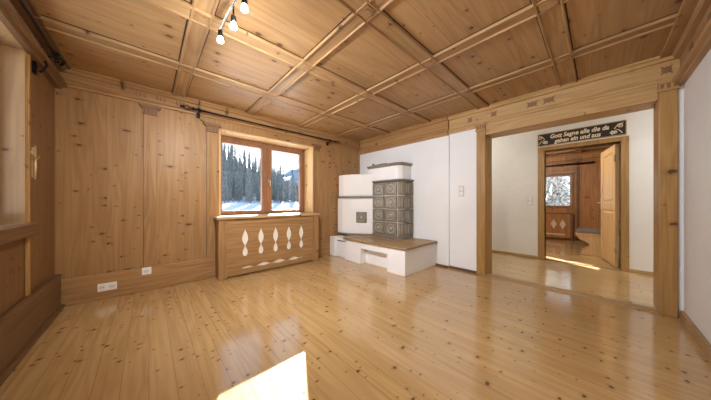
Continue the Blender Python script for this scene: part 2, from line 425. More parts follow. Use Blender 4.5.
# ---------------------------------------------------------------- window in the back wall
w = thing('window_1', 'double window with brown sashes looking out on snowy forest', 'window', (1.5, 3.98, .84), kind='structure')
YG = 3.985
rv = MB().box(WX0-.0, WX0+.018, YA-.006, YG, WZ0, WZ1).box(WX1-.018, WX1, YA-.006, YG, WZ0, WZ1).box(WX0, WX1, YA-.006, YG, WZ1-.018, WZ1)
rv.build('reveal_lining', M['reveal'], w)
fr = MB().box(WX0+.018, WX0+.05, YG-.03, YG+.05, WZ0, WZ1-.018).box(WX1-.06, WX1-.018, YG-.03, YG+.05, WZ0, WZ1-.018)
fr.box(WX0+.018, WX1-.018, YG-.03, YG+.05, 2.035, WZ1-.018).box(WX0+.018, WX1-.018, YG-.03, YG+.05, WZ0, .862)
fr.build('window_frame', M['frame'], w, bevel=.004)
MB().box(WX0+.02, WX1-.02, YA, 3.953, WZ0-.002, .85).build('window_sill', M['sill'], w)
for x0, x1, st0, st1 in ((.785,1.519,.045,.085),(1.523,2.232,.085,.067)):
    s_ = MB().box(x0, x0+st0, YG-.05, YG+.02, .863, 2.034).box(x1-st1, x1, YG-.05, YG+.02, .863, 2.034)
    s_.box(x0+st0, x1-st1, YG-.05, YG+.02, 1.975, 2.034).box(x0+st0, x1-st1, YG-.05, YG+.02, .863, .912)
    sa = s_.build('sash', M['frame'], w, bevel=.004)
    MB().box(x0+st0, x1-st1, YG-.012, YG-.004, .912, 1.975).build('pane', M['glass'], sa)
    if x0 > 1:
        h = MB().box(1.545, 1.575, YG-.058, YG-.048, 1.40, 1.47).tube([(1.56,YG-.06,1.44),(1.56,YG-.10,1.44),(1.56,YG-.105,1.42),(1.56,YG-.105,1.33)], .009, 8)
        h.build('handle', M['steel'], sa)

# radiator cover under it -----------------------------------------------
rc = thing('radiator_cover', 'pine radiator cover with five leaf-shaped cutouts under the double window', 'radiator cover', (1.47, 3.54, 0))
def leaf_hole(cx):
    pts = []
    def half(z0, z1, w, pw):
        return [(w*math.sin(math.pi*(i/12)**pw), z0+(z1-z0)*i/12) for i in range(13)]
    up = half(.425, .655, .041, .85); lo = half(.265, .42, .036, .75)
    prof = [(max(x, .008), z) for x, z in lo] + [(max(x, .006), z) for x, z in up]
    prof[0] = (.02, .275)
    return [(cx+x, z) for x, z in prof] + [(cx-x, z) for x, z in reversed(prof)]
def slot():
    top, bot = [], []
    for i in range(33):
        u = .97+1.0*i/32; e = min(i, 32-i)/32
        top.append((u, .118+.018*math.sin(i*math.pi/4)*min(1, e*6)+.012*math.sin(math.pi*i/32)))
        bot.append((u, .085-.008*math.sin(i*math.pi/4)*min(1, e*6)+.014))
    return top + bot[::-1][1:-1]
curve_plate('panel', [(.78,.02),(2.155,.02),(2.155,.80),(.78,.80)], [leaf_hole(1.02+.2245*k) for k in range(5)]+[slot()], .010, M['x'],
            lambda u, v, d: (u, 3.452+d, v), rc)
MB().box(.79, 2.145, 3.458, 3.468, .03, .79).build('backing', M['rad'], rc)
for x0, x1 in ((.68,.783),(2.152,2.255)):
    MB().box(x0, x1, 3.43, 3.625 if x0 < 1 else 3.625, 0, .815).build('post', M['z'], rc, bevel=.005)
MB().box(.66, 2.275, 3.405, YA-.001, .815, .85).build('top_board', M['sill'], rc, bevel=.005)
MB().box(.783, 2.152, 3.442, 3.462, .735, .815).build('apron', M['x'], rc, bevel=.004)
# ---------------------------------------------------------------- window niche in the left wall
w = thing('window_2', 'window in the dark side wall with pale wood reveal', 'window', (XC-.15, 2.0, CZ0), kind='structure')
MB().box(XC-.10, XC+.006, CY1-.016, CY1, CZ0, CZ1).box(XC-.10, XC+.006, CY0, CY0+.016, CZ0, CZ1).box(XC-.10, XC+.006, CY0, CY1, CZ1-.016, CZ1).build('reveal_lining', M['old_reveal'], w)
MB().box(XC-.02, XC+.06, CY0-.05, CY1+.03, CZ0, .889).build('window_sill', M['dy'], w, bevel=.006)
k = MB()
k.box(XC, XC+.010, CY1, CY1+.025, .335, 2.185).box(XC, XC+.016, CY1+.025, CY1+.052, .335, 2.185)
k.build('side_moulding', M['bz'], w, bevel=.005)
k = MB().box(XC-.16, XC-.10, CY0, CY1, CZ0+.08, CZ0+.15).box(XC-.16, XC-.10, CY0, CY1, CZ1-.08, CZ1)
for y in (CY0, (CY0+CY1)/2-.05, CY1-.07): k.box(XC-.16, XC-.10, y, y+(.10 if abs(y-CY0) > .1 and y < CY1-.1 else .07), CZ0+.15, CZ1-.08)
f = k.build('window_frame', M['frame'], w, bevel=.004)
MB().box(XC-.135, XC-.128, CY0+.07, CY1-.07, CZ0+.15, CZ1-.08).build('pane', M['glass'], f)

# curtain rods -----------------------------------------------------------
def rod(label, p0, p1, ys, wallpt, axis):
    r = thing('curtain_rod', label, 'curtain rod', p0)
    MB().tube([p0, p1], .011, 10).build('rod', M['black'], r)
    d = (Vector(p1)-Vector(p0)).normalized()
    for end, sg in ((Vector(p0), -1), (Vector(p1), 1)):
        k = MB(); a = end
        k.tube([tuple(a+d*sg*t) for t in (-.01,.0,.02,.03)], [.012,.018,.018,.008], 10)
        n = d.orthogonal().normalized(); b2 = d.cross(n)
        for j in range(4):                                    # twisted cage
            pts = []
            for i in range(9):
                u = i/8; an = j*math.pi/2+u*math.pi*1.1; rr = .004+.026*math.sin(math.pi*u)
                pts.append(tuple(a+d*sg*(.025+.10*u)+n*rr*math.cos(an)+b2*rr*math.sin(an)))
            k.tube(pts, .0045, 6)
        k.ball(tuple(a+d*sg*.135), .012, 10, 6)
        k.build('finial', M['black'], r)
    for q in ys:
        c0 = Vector(p0)+d*q; wv = Vector(wallpt)
        e = c0.copy(); e[axis] = wv[axis]
        k = MB().tube([tuple(c0+Vector((0,0,-.016))), tuple((c0+e)/2+Vector((0,0,-.035))), tuple(e+Vector((0,0,-.03)))], .009, 8)
        k.tube([tuple(c0-d*.016), tuple(c0+d*.016)], .021, 12)
        a, b = e+Vector((0,0,-.075)), e+Vector((0,0,.03)); out = (c0-e).normalized()*.016
        k.loft([[tuple(p+d*sx*.02+out*so) for sx, so in ((-1,0),(1,0),(1,1),(-1,1))] for p in (a, b)], False)
        k.build('bracket', M['black'], r)
    return r
rod('black iron curtain rod with twisted finials over the double window', (.43,3.535,2.252), (2.70,3.535,2.246), (.055, 2.16), (0,YA-.026,0), 1)
rod('black iron curtain rod over the window niche in the dark side wall', (-.575,1.0,2.285), (-.575,3.13,2.285), (.15, 2.08), (XC+.035,0,0), 0)
# small holder under the niche rod
k = MB().box(XC+.0, XC+.02, 3.07, 3.11, 2.09, 2.24).tube([(XC+.02,3.09,2.22),(XC+.06,3.09,2.21),(XC+.07,3.09,2.18),(XC+.05,3.09,2.13),(XC+.03,3.09,2.11)], .009, 8)
tag(k.build('curtain_hook', M['black'], origin=(XC+.02,3.09,2.09)), 'black iron tieback hook on the dark boards below the niche curtain rod', 'hook')

# slender crucifix on the side wall
CYY = 3.07
k = MB().tube([(XC+.014,CYY,1.235),(XC+.016,CYY,1.34),(XC+.016,CYY,1.42)], [.007,.009,.007], 8)
k.tube([(XC+.016,CYY,1.42),(XC+.018,CYY,1.46),(XC+.016,CYY,1.505)], [.007,.004,.005], 8)
k.box(XC, XC+.012, CYY-.003, CYY+.003, 1.25, 1.49)
cx = thing('wall_crucifix', 'slender pale brass crucifix on the dark board wall beside the window niche', 'crucifix', (XC,CYY,1.23))
k.build('body', M['brass'], cx)
for sg in (-1, 1):
    MB().tube([(XC+.016,CYY,1.40),(XC+.018,CYY+sg*.035,1.402),(XC+.018,CYY+sg*.080,1.428),(XC+.016,CYY+sg*.10,1.446)], [.006,.006,.0055,.004], 8).build('arm', M['brass'], cx)

# sockets and switches ----------------------------------------------------
def sockets(x0, n, zc, label, W=.072):
    r = thing('power_socket', label, 'socket', (x0+n*.0355, YA-.028, zc))
    MB().box(x0, x0+n*W, YA-.040, YA-.028, zc-.042, zc+.042).build('cover_plate', M['white'], r, bevel=.004)
    for i in range(n):
        cxx = x0+W*(i+.5)
        q = MB().lathe([(.024,0),(.024,-.002),(.021,-.002)], (cxx, YA-.040, zc), 'y', 20).build('outlet_well', M['grout'], r)
        hh = MB()
        for s_ in (-.009, .009): hh.lathe([(.0035,0),(.0035,-.002)], (cxx+s_, YA-.0422, zc), 'y', 10)
        hh.build('contact_hole', M['hole'], q)
sockets(-.405, 2, .13, 'white double power socket low on the tall pine baseboard')
sockets(-.062, 1, .235, 'small white single power socket at the top of the baseboard below the slim pilaster', .084)
def switch(x, y, z, label, sgn=-1, n=2):
    r = thing('light_switch', label, 'light switch', (x, y, z))
    MB().box(x+sgn*.010, x, y-.040, y+.040, z-.04*n, z+.04*n).build('cover_plate', M['plate'], r, bevel=.004)
    for i in range(n):
        zc = z+(i-(n-1)/2)*.075
        MB().box(x+sgn*.016, x+sgn*.009, y-.027, y+.027, zc-.03, zc+.03).build('rocker', M['white'], r, bevel=.003)
switch(XB, 1.43, 1.22, 'white double light switch on the white wall beside the opening post')
switch(5.33, .875, 1.07, 'white light switch on the cream wall beside the far doorway')

# ---------------------------------------------------------------- masonry bench and stove
mb = thing('stove_bench', 'white masonry bench with brown wooden top wrapped round the stove', 'bench', (3.0,2.6,0))
XF, BY0, BY1, BZ = 2.635, 1.835, 3.14, .375
XW = XB-.036
base = MB()
base.box(XF, XW, BY0, 2.16, 0, BZ).box(XF+.13, XW, 2.16, 2.73, 0, .262).box(XF, XW, 2.16, 2.73, .262, BZ).box(XF, XW, 2.73, BY1, 0, BZ)
base.box(2.655, XW, 3.48, YA-.03, 0, BZ-.005)
base.box(2.70, XW, BY1, 3.48, 0, .30).box(2.70, XW, BY1, 3.48, .315, BZ-.005)
base.build('base', M['stove'], mb, bevel=.008)
MB().box(2.702, 2.76, BY1+.01, 3.45, .299, .316).build('slot_shade', M['gap_shade'], mb)  # near-black filler stands in for shade inside the slot
MB().prism([(2.605,3.165),(2.60,2.72),(2.605,1.80),(XW,1.80),(XW,3.30),(2.85,3.30)], 'z', BZ, BZ+.036).build('seat_board', M['bench_top'], mb, bevel=.006)
SZ = BZ+.036
st = thing('tiled_stove', 'tall masonry stove with dark relief tiles and white firebox in the corner', 'stove', (3.15,2.8,SZ))
# firebox: faceted body with band, upper part set back
fbp = [(2.85,YA-.03),(2.85,3.47),(2.895,3.32),(3.165,2.93),(3.30,2.86),(XW,2.86),(XW,YA-.03)]
def inset(poly, d):
    c0 = Vector((XW, YA)); return [tuple(Vector(p)+(c0-Vector(p)).normalized()*d if not (abs(p[0]-XW) < .01) else Vector(p)) for p in poly]
def grow(poly, d): return [(p[0]-(d if p[0] < XW-.01 else 0), p[1]-(d if p[1] < YA-.04 else 0)) for p in poly]
MB().prism(inset(fbp, .0), 'z', SZ+.025, 1.125).build('firebox', M['stove'], st, bevel=.012)
MB().prism(grow(fbp, .012), 'z', SZ, SZ+.025).build('plinth', M['greystone'], st, bevel=.004)
MB().prism(grow(fbp, .022), 'z', 1.125, 1.165).build('band', M['greystone'], st, bevel=.008)
MB().prism(inset(fbp, .02), 'z', 1.165, 1.60).build('upper_firebox', M['stove'], st, bevel=.025, seg=4)
# relief tile helper: a plate with frame, ring and centre; drawn in (u,v) with normal n
def tile(o, ux, nn, w, h, parent, medal=True):
    o = Vector(o); ux = Vector(ux); nn = Vector(nn); uz = Vector((0,0,1))
    P = lambda u, v, d: tuple(o+ux*u+uz*v+nn*d)
    b = MB(); g = .009
    rings = [[P(sx*(w/2-a), sv*(h/2-a), d) for sx, sv in ((-1,-1),(1,-1),(1,1),(-1,1))] for a, d in ((g,-.01),(g,.014),(g+.004,.018),(g+.014,.018),(g+.022,.006))]
    b.loft(rings, False)
    ob = b.build('relief_tile', M['tile'], parent)
    k = MB(); q = min(w, h)
    if medal:
        def ring(r0, r1, d0, d1, n=24):
            rs = []
            for r_, d in ((r0,d0),((r0+r1)/2,d1),(r1,d0)):
                rs.append([P(r_*math.cos(2*math.pi*i/n), r_*math.sin(2*math.pi*i/n), d) for i in range(n)])
            k.loft(rs, True, False)
        ring(q*.36, q*.27, .006, .020)
        rs = [[P(q*.19*f_*math.cos(2*math.pi*i/16), q*.19*f_*math.sin(2*math.pi*i/16), d) for i in range(16)] for f_, d in ((1,.006),(.8,.016),(.4,.020),(.05,.021))]
        k.loft(rs, True)
        for sx in (-1, 1):
            for sv in (-1, 1):
                c0 = (sx*w*.355, sv*h*.355)
                k.loft([[P(c0[0]+q*.06*f_*math.cos(2*math.pi*i/10), c0[1]+q*.06*f_*math.sin(2*math.pi*i/10), d) for i in range(10)] for f_, d in ((1,.006),(.7,.014),(.1,.016))], True)
    else:
        for e in (-.2, .2):
            pts = [(w*e-w*.05, -h*.36), (w*e+w*.05, -h*.36), (w*e+w*.05, h*.36), (w*e-w*.05, h*.36)]
            k.loft([[P(u, v, .006) for u, v in pts], [P(u*.98, v*.97, .013) for u, v in pts]], False)
    k.build('rosette' if medal else 'fluting', M['tile_relief'], ob)
    return ob
# tile body
TX, TY0, TY1, CH = 3.155, 2.275, 2.93, .075      # front plane, near side plane, far end, corner chamfer
core = [(TX+.012, TY0+CH), (TX+CH, TY0+.012), (XW, TY0+.012), (XW, TY1), (TX+.012, TY1)]
MB().prism(core, 'z', SZ, 1.40).build('tile_body', M['grout'], st)
pl_ = [(TX-.012, TY0+CH-.01), (TX+CH-.01, TY0-.012), (XW, TY0-.012), (XW, TY1), (TX-.012, TY1)]
MB().prism(pl_, 'z', SZ, SZ+.05).build('plinth', M['greystone'], st, bevel=.008)
ZT0, ZT1 = SZ+.05, 1.405
rh = (ZT1-ZT0)/4
for j in range(4):
    zc = ZT0+rh*(j+.5)
    yw = (TY1-TY0-CH)/2
    for i in range(2): tile((TX, TY0+CH+yw*(i+.5), zc), (0,-1,0), (-1,0,0), yw, rh, st)
    cw_ = CH*math.sqrt(2)
    tile((TX+CH/2, TY0+CH/2, zc), (math.sqrt(.5),-math.sqrt(.5),0), (-math.sqrt(.5),-math.sqrt(.5),0), cw_, rh, st, False)
    xs = [(TX+CH, TX+CH+.19), (TX+CH+.19, XW)]
    for a, b in xs: tile(((a+b)/2, TY0, zc), (1,0,0), (0,-1,0), b-a, rh, st, False)
def crown(z0, z1, p0, p1, poly, name='crown'):
    k = MB(); rs = []
    for f_, z in ((0, z0), (.55, z0+(z1-z0)*.35), (1, z0+(z1-z0)*.55), (1, z1)):
        e = p0+(p1-p0)*f_
        rs.append([(x-(e if x < XW-.01 else 0), y-(e if y < TY1-.01 else 0), z) for x, y in poly])
    return k.loft(rs, False).build(name, M['greystone'], st, bevel=.003)
crown(1.40, 1.452, -.005, .038, core)
up = [(TX+.03, TY0+.17), (TX+.055, TY0+.09), (TX+.11, TY0+.045), (TX+.20, TY0+.03), (XW, TY0+.03), (XW, 3.09), (TX+.03, 3.09)]
MB().prism(up, 'z', 1.452, 1.70).build('upper_box', M['stove'], st, bevel=.008)
crown(1.695, 1.748, -.003, .03, up, 'top_moulding')
# relief tile set in the firebox front
a_, b_ = Vector((2.895,3.32,0)), Vector((3.165,2.93,0)); ud = (b_-a_).normalized(); nd = Vector((-abs(ud.y), -abs(ud.x), 0)).normalized()
cpt = a_+(b_-a_)*.52
tile((cpt.x+nd.x*.0, cpt.y+nd.y*.0, .755), tuple(ud), tuple(nd), .225, .225, st)
MB().ball((2.60,2.66,BZ+.012), .014).build('stopper', M['black'], mb)
# poker on the top
k = MB().tube([(3.20,2.62,1.76),(3.20,2.75,1.765),(3.205,2.93,1.76)], .008, 8).ball((3.20,2.96,1.772), .026, 10, 6)
tag(k.build('stove_tool', M['greystone'], origin=(3.2,2.8,1.75)), 'small dark object lying on top of the tall stove', 'stove tool')

# ---------------------------------------------------------------- ceiling spotlight
sl = thing('ceiling_spotlight', 'chrome ceiling spotlight bar with lit bulbs', 'ceiling lamp', (.41,1.12,H))
MB().lathe([(.055,-.0),(.055,-.022),(.012,-.028),(.010,-.10)], (.41,1.12,H), 'z', 24).build('mount', M['chrome'], sl)
path = [(.425,.72,2.29),(.43,.95,2.305),(.415,1.12,2.31),(.40,1.40,2.31),(.395,1.58,2.312),(.385,1.70,2.305),(.374,1.765,2.275),(.366,1.785,2.245)]
MB().tube(path, .0085, 10).build('bar', M['chrome'], sl)
for x, y, z, drop in ((.366,1.785,2.235,0), (.396,1.575,2.225,.075), (.41,1.40,2.235,.065), (.425,.80,2.225,.06)):
    h = MB()
    if drop: h.tube([(x,y,z+drop),(x,y,z+.01)], .005, 8)
    h.lathe([(.008,.014),(.0155,.008),(.0165,-.03),(.012,-.032)], (x,y,z), 'z', 16)
    hd = h.build('lamp_holder', M['black'], sl)
    MB().lathe([(.010,-.028),(.014,-.036),(.020,-.052),(.021,-.062),(.016,-.070),(.001,-.072)], (x,y,z), 'z', 18).build('bulb', M['bulb'], hd)

# ---------------------------------------------------------------- hall and far doorway
XE = 5.33; DY0, DY1, DZ = -.235, .665, 1.985
m = MB().box(XE, XE+.12, DY1, 2.75, 0, H).box(XE, XE+.12, -2.05, DY0, 0, H).box(XE, XE+.12, DY0, DY1, DZ, H)
struct(m.build('wall_hall', M['plaster_e']), 'cream plaster hall wall around the far doorway', 'wall')
m = MB().box(XB+.26, XE, 2.6, 2.75, 0, H).box(XB+.26, XE, -2.05, -1.9, 0, H).box(XB+.001, XB+.26, -2.05, YD-.4, 0, H)
struct(m.build('wall_hall_ends', M['plaster_e']), 'plaster end walls of the hall', 'wall')
struct(MB().box(XB+.3, XE+.12, -2.05, 2.75, H, H+.1).build('ceiling_hall', M['plaster_e']), 'hall ceiling', 'ceiling')
baseboard('baseboard_hall', M['by'], MB().box(XE-.018, XE, DY1+.10, 2.6, 0, .045).box(XE-.018, XE, -1.9, DY0-.085, 0, .045), 'low pine baseboard along the cream hall wall', .003)

d = thing('door_1', 'golden pine door standing open in its frame under the carved sign', 'door', (XE,.21,0), kind='structure')
k = MB().box(XE-.03, XE+.15, DY1, DY1+.095, 0, 2.055).box(XE-.03, XE+.15, DY0-.082, DY0, 0, 2.055).box(XE-.03, XE+.15, DY0, DY1, DZ, 2.055)
k.build('door_frame', M['bz'], d, bevel=.006)
k = MB().box(XE+.0, XE+.15, DY0, DY1, -.002, .008).build('threshold', M['bench_top'], d)
th = R(10.5); hx, hy = XE+.13, DY0+.012
def leaf_xf(p): return Vector((hx+p.x*math.cos(th)-p.y*math.sin(th), hy+p.x*math.sin(th)+p.y*math.cos(th), p.z))
LW = .82
k = MB().box(0, .11, 0, .042, .012, 1.975).box(LW-.11, LW, 0, .042, .012, 1.975)
for a, b in ((.012,.20),(.92,1.04),(1.86,1.975)): k.box(.11, LW-.11, 0, .042, a, b)
lf = k.xform(leaf_xf).build('door_leaf', M['door'], d, bevel=.005)
for a, b in ((.20,.92),(1.04,1.86)):
    k = MB().box(.11, LW-.11, .014, .028, a, b)
    k.loft([[(.145,y,a+.035),(LW-.145,y,a+.035),(LW-.145,y,b-.035),(.145,y,b-.035)] if i == 0 else [(.165,y,a+.055),(LW-.165,y,a+.055),(LW-.165,y,b-.055),(.165,y,b-.055)] for i, y in enumerate((.028,.038))], False)
    k.xform(leaf_xf).build('door_panel', M['door'], lf)
k = MB().box(LW-.075, LW-.035, .041, .048, .92, 1.12).tube([(LW-.055,.045,1.04),(LW-.055,.085,1.04),(LW-.075,.092,1.04),(LW-.17,.092,1.038)], .009, 8)
k.xform(leaf_xf).build('handle', M['brass'], lf)
for z in (.25, 1.7):
    MB().tube([leaf_xf(Vector((.0,.046,z))), leaf_xf(Vector((.0,.046,z+.10)))], .009, 8).build('hinge', M['steel'], lf)

# carved sign
sg = thing('door_sign', 'dark carved wooden sign with cream blessing lettering above the far doorway', 'sign', (XE,.235,2.08))
SY0, SY1, SZ0, SZ1 = -.285, .752, 2.082, 2.292
bd = MB().box(XE-.022, XE, SY0, SY1, SZ0, SZ1).build('board', M['sign'], sg, bevel=.004)
k = MB().box(XE-.027, XE, SY0-.006, SY1+.006, SZ1-.004, SZ1+.008).box(XE-.027, XE, SY0-.006, SY1+.006, SZ0-.008, SZ0+.004)
k.box(XE-.027, XE, SY0-.008, SY0+.002, SZ0, SZ1).box(XE-.027, XE, SY1-.002, SY1+.008, SZ0, SZ1)
k.build('edge_moulding', M['by'], sg)
def lettering(body, size, y, z, width):
    vs, fs = text_mesh(body, size, .003, .003, .22)
    x0 = min(v[0] for v in vs); x1 = max(v[0] for v in vs); kx = width/(x1-x0); mid = (x0+x1)/2
    q = MB()
    q.v = [(XE-.024-v[2], y-(v[0]-mid)*kx, z+v[1]) for v in vs]
    for f_ in fs: q.face(f_)
    q.build('lettering', M['letter'], sg)
lettering('Gott Segne alle die da', .098, .232, 2.226, .70)
lettering('gehen ein und aus', .098, .25, 2.135, .56)
for yc, s_ in ((.69,-1),(-.20,1)):
    k = MB()
    for q, rr in ((0,.022),(1,.03)):
        pts = []
        for i in range(22):
            an = i*.42; r_ = rr*(1-i/30)
            pts.append((XE-.025, yc+s_*(q*.05-.02)*-1+r_*math.cos(an)*s_, 2.135+q*.085+r_*math.sin(an)))
        k.tube(pts, .0055, 6)
    for j in range(5):
        an = j*2*math.pi/5
        k.lathe([(.014,0),(.010,-.006),(.001,-.007)], (XE-.021, yc+s_*.045+.019*math.cos(an), 2.135+.019*math.sin(an)), 'x', 8)
    k.tube([(XE-.025, yc-s_*.05, 2.11),(XE-.025, yc-s_*.02, 2.16),(XE-.025, yc+s_*.03, 2.19),(XE-.025, yc-s_*.01, 2.25),(XE-.025, yc-s_*.06, 2.26)], .006, 6)
    k.build('flower_ornament', M['letter'], sg)

# ---------------------------------------------------------------- far room
XFW = 8.6
FY0, FY1, FZ0, FZ1 = .47, 1.36, .90, 1.84
m = MB().box(XFW, XFW+.25, FY1, 3.7, 0, H).box(XFW, XFW+.25, -1.6, FY0, 0, H).box(XFW, XFW+.25, FY0, FY1, FZ1, H).box(XFW, XFW+.25, FY0, FY1, 0, FZ0)
struct(m.build('wall_far', M['far']), 'reddish pine board wall seen through the doorway', 'wall')
# side wall with a narrow window (sun strip) 
NX0, NX1, NZ0, NZ1 = 7.05, 7.345, 1.25, 1.63
m = MB().box(XE+.12, NX0, YA, YA+.2, 0, H).box(NX1, XFW+.25, YA, YA+.2, 0, H).box(NX0, NX1, YA, YA+.2, NZ1, H).box(NX0, NX1, YA, YA+.2, 0, NZ0)
m.box(XE+.12, XFW+.25, -1.6, -1.4, 0, H).box(XE+.0, XE+.12, 2.75, YA+.2, 0, H)
struct(m.build('wall_far_sides', M['far_x']), 'reddish pine side walls of the far room', 'wall')
c = struct(MB().box(XE+.12, XFW+.25, -1.6, YA+.2, H, H+.1).build('ceiling_far', M['ceil']), 'pine panel ceiling of the far room', 'ceiling')
for x in (6.3, 7.2, 8.1): MB().prism([(x+u, H+w_+.001) for u, w_ in batten_prof(.12, .03)], 'y', -1.4, YA).build('batten', M['ly'], c)
for y in (.35, 1.25): MB().prism([(y+u, H+w_+.001) for u, w_ in batten_prof(.12, .033)], 'x', XE+.12, XFW).build('batten', M['lx'], c)
struct(MB().prism([(XFW,H),(XFW-.06,H),(XFW-.06,H-.03),(XFW-.03,H-.05),(XFW-.025,2.22),(XFW-.05,2.2),(XFW-.045,2.17),(XFW,2.16)], 'y', -1.4, YA).build('trim_11', M['far']), 'dark cornice on the far board wall', 'cornice')
struct(MB().box(XFW-.02, XFW, .34, .40, 0, 2.16).build('trim_12', M['dy'], bevel=.004), 'vertical board strip on the far wall beside its window', 'trim')
baseboard('baseboard_far', M['dy'], MB().box(XFW-.02, XFW, -1.4, .5, 0, .12), 'dark baseboard of the far board wall', .004)
w = thing('window_3', 'small dark framed window of the far room with snowy branches outside', 'window', (XFW,.9,FZ0), kind='structure')
k = MB().box(XFW-.03, XFW+.05, FY0-.01, FY0+.06, FZ0-.02, FZ1+.02).box(XFW-.03, XFW+.05, FY1-.06, FY1+.01, FZ0-.02, FZ1+.02)
k.box(XFW-.03, XFW+.05, FY0+.06, FY1-.06, FZ1-.055, FZ1+.02).box(XFW-.03, XFW+.05, FY0+.06, FY1-.06, FZ0-.02, FZ0+.055)
f = k.build('window_frame', M['frame'], w, bevel=.004)
MB().box(XFW+.01, XFW+.016, FY0+.06, FY1-.06, FZ0+.055, FZ1-.055).build('pane', M['glass'], f)
MB().box(XFW-.05, XFW, FY0-.04, FY1+.04, FZ1+.022, FZ1+.06).build('top_board', M['by'], w, bevel=.004)
r = thing('curtain_rod', 'dark curtain rod high on the far board wall seen through the doorway', 'curtain rod', (XFW-.1,.9,2.09))
MB().tube([(XFW-.10,.05,2.09),(XFW-.10,1.7,2.09)], .022, 10).build('rod', M['black'], r)
for y in (.10, 1.5): MB().tube([(XFW-.10,y,2.09),(XFW,y,2.075)], .012, 8).build('bracket', M['black'], r)
rc2 = thing('radiator_cover', 'far radiator cover with two white diamond ornaments below the small window', 'radiator cover', (XFW-.06,.9,0))
MB().box(XFW-.11, XFW-.09, .48, 1.36, .05, .72).build('panel', M['far'], rc2, bevel=.003)
MB().box(XFW-.13, XFW-.022, .46, 1.38, .72, .75).build('top_board', M['dy'], rc2, bevel=.004)
MB().box(XFW-.12, XFW-.022, .46, .52, 0, .72).build('post', M['dy'], rc2, bevel=.004)
for y in (.67, .86):
    MB().prism([(y-.065,.43),(y,.29),(y+.065,.43),(y,.57)], 'x', XFW-.118, XFW-.108).build('diamond_ornament', M['ornament'], rc2)
MB().box(XFW-.115, XFW-.108, .62, 1.2, .13, .165).build('slot', M['ornament'], rc2)

bn = thing('corner_bench', 'wooden bench with scalloped end and grey seat cushion behind the open door', 'bench', (6.6,-.2,0))
sc_ = []
for i in range(25):
    z = .395*i/24; u = z/.395
    y = .225-.10*math.sin(math.pi*min(1, max(0, (u-.1)/.65)))+.07*max(0, u-.7)/.3+.02*math.sin(u*9)
    sc_.append((y, z))
MB().prism([(-.9,0)]+sc_+[(-.9,.395)], 'x', 6.40, 6.435).build('front_board', M['door'], bn, bevel=.003)
MB().prism([(-.9,0)]+sc_+[(-.9,.395)], 'x', 6.80, 6.835).build('rear_board', M['door'], bn, bevel=.003)
MB().box(6.38, 6.90, -.95, .315, .395, .425).build('seat', M['door'], bn, bevel=.004)
MB().box(6.385, 6.89, -.95, .305, .425, .495).build('seat_cushion', M['cushion'], bn, bevel=.015, seg=3)

# ---------------------------------------------------------------- outdoors
def ground(x, y):
    D = math.hypot(x, y); az = math.degrees(math.atan2(y, x))
    if D < 9: return -.7
    f_ = min(1, (D-9)/28); z = -.7+1.75*f_*f_*(3-2*f_)
    k = max(0, min(1, (az-61)/16)); sl_ = .02+.235*k
    if az > 95: sl_ = .16*max(0, 1-(az-95)/50)+.01
    if D > 36: z += sl_*(D-36)*min(1, (D-36)/12)
    return z
m = MB(); NXG, NYG = 70, 60
for j in range(NYG+1):
    for i in range(NXG+1):
        x = -70+240*i/NXG; y = -70+250*j/NYG
        m.v.append((x, y, ground(x, y)+(0 if math.hypot(x, y) < 12 else .12*math.sin(x*.7)*math.cos(y*.53))))
for j in range(NYG):
    for i in range(NXG):
        a = j*(NXG+1)+i; m.face([a, a+1, a+NXG+2, a+NXG+1], True)
struct(m.build('ground_snow', M['snow']), 'snow covered field and slope outside the windows', 'ground')
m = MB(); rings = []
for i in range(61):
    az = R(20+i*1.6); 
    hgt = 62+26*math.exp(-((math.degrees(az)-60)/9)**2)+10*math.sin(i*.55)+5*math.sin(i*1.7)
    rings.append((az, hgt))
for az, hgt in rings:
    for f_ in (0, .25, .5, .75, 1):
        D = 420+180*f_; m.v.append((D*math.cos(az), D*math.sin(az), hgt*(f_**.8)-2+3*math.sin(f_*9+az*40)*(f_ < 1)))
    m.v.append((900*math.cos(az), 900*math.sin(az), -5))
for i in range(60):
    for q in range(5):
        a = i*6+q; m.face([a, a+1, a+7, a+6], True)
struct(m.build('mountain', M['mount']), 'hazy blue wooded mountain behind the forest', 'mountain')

def spruce_mesh(seed, h=10.0, layers=13, rad=1.75, frost='spruce'):
    rnd = random.Random(seed); m = MB()
    m.tube([(0,0,-.6),(0,0,h*.5),(0,0,h*.97)], [.16,.10,.015], 7)
    for k in range(layers):
        u = k/(layers-1); zc = h*(.10+.84*u); r0 = rad*(1-u)**.85+.10
        n = 13; ring, ring2 = [], []
        for i in range(2*n):
            a = math.pi*i/n+k*.7
            rr = r0*(rnd.uniform(.75,1.15) if i % 2 == 0 else rnd.uniform(.35,.55))
            ring.append((rr*math.cos(a), rr*math.sin(a), zc-(r0*.42 if i % 2 == 0 else r0*.12)+rnd.uniform(-.08,.08)))
            ring2.append((.05*math.cos(a), .05*math.sin(a), zc+h*.085))
        m.loft([ring, ring2], False, True)
    return m
protos = []
for s_ in range(3):
    o = spruce_mesh(s_+3, 10+s_*.8, 13, 1.5+.25*s_).build('spruce', M['spruce'])
    protos.append(o)
spots = []
rnd = random.Random(21)
tries = 0
while len(spots) < 285 and tries < 20000:
    tries += 1
    az = rnd.uniform(57.5, 81.5); D = rnd.uniform(36, 74) if len(spots) > 16 else rnd.uniform(34, 38)
    x, y = D*math.cos(R(az)), D*math.sin(R(az))
    if (x-56*math.cos(R(76.2)))**2+(y-56*math.sin(R(76.2)))**2 > 5 and all((x-a)**2+(y-b)**2 > 3.0 for a, b in spots): spots.append((x, y))
spots.sort(key=lambda p: math.hypot(*p))
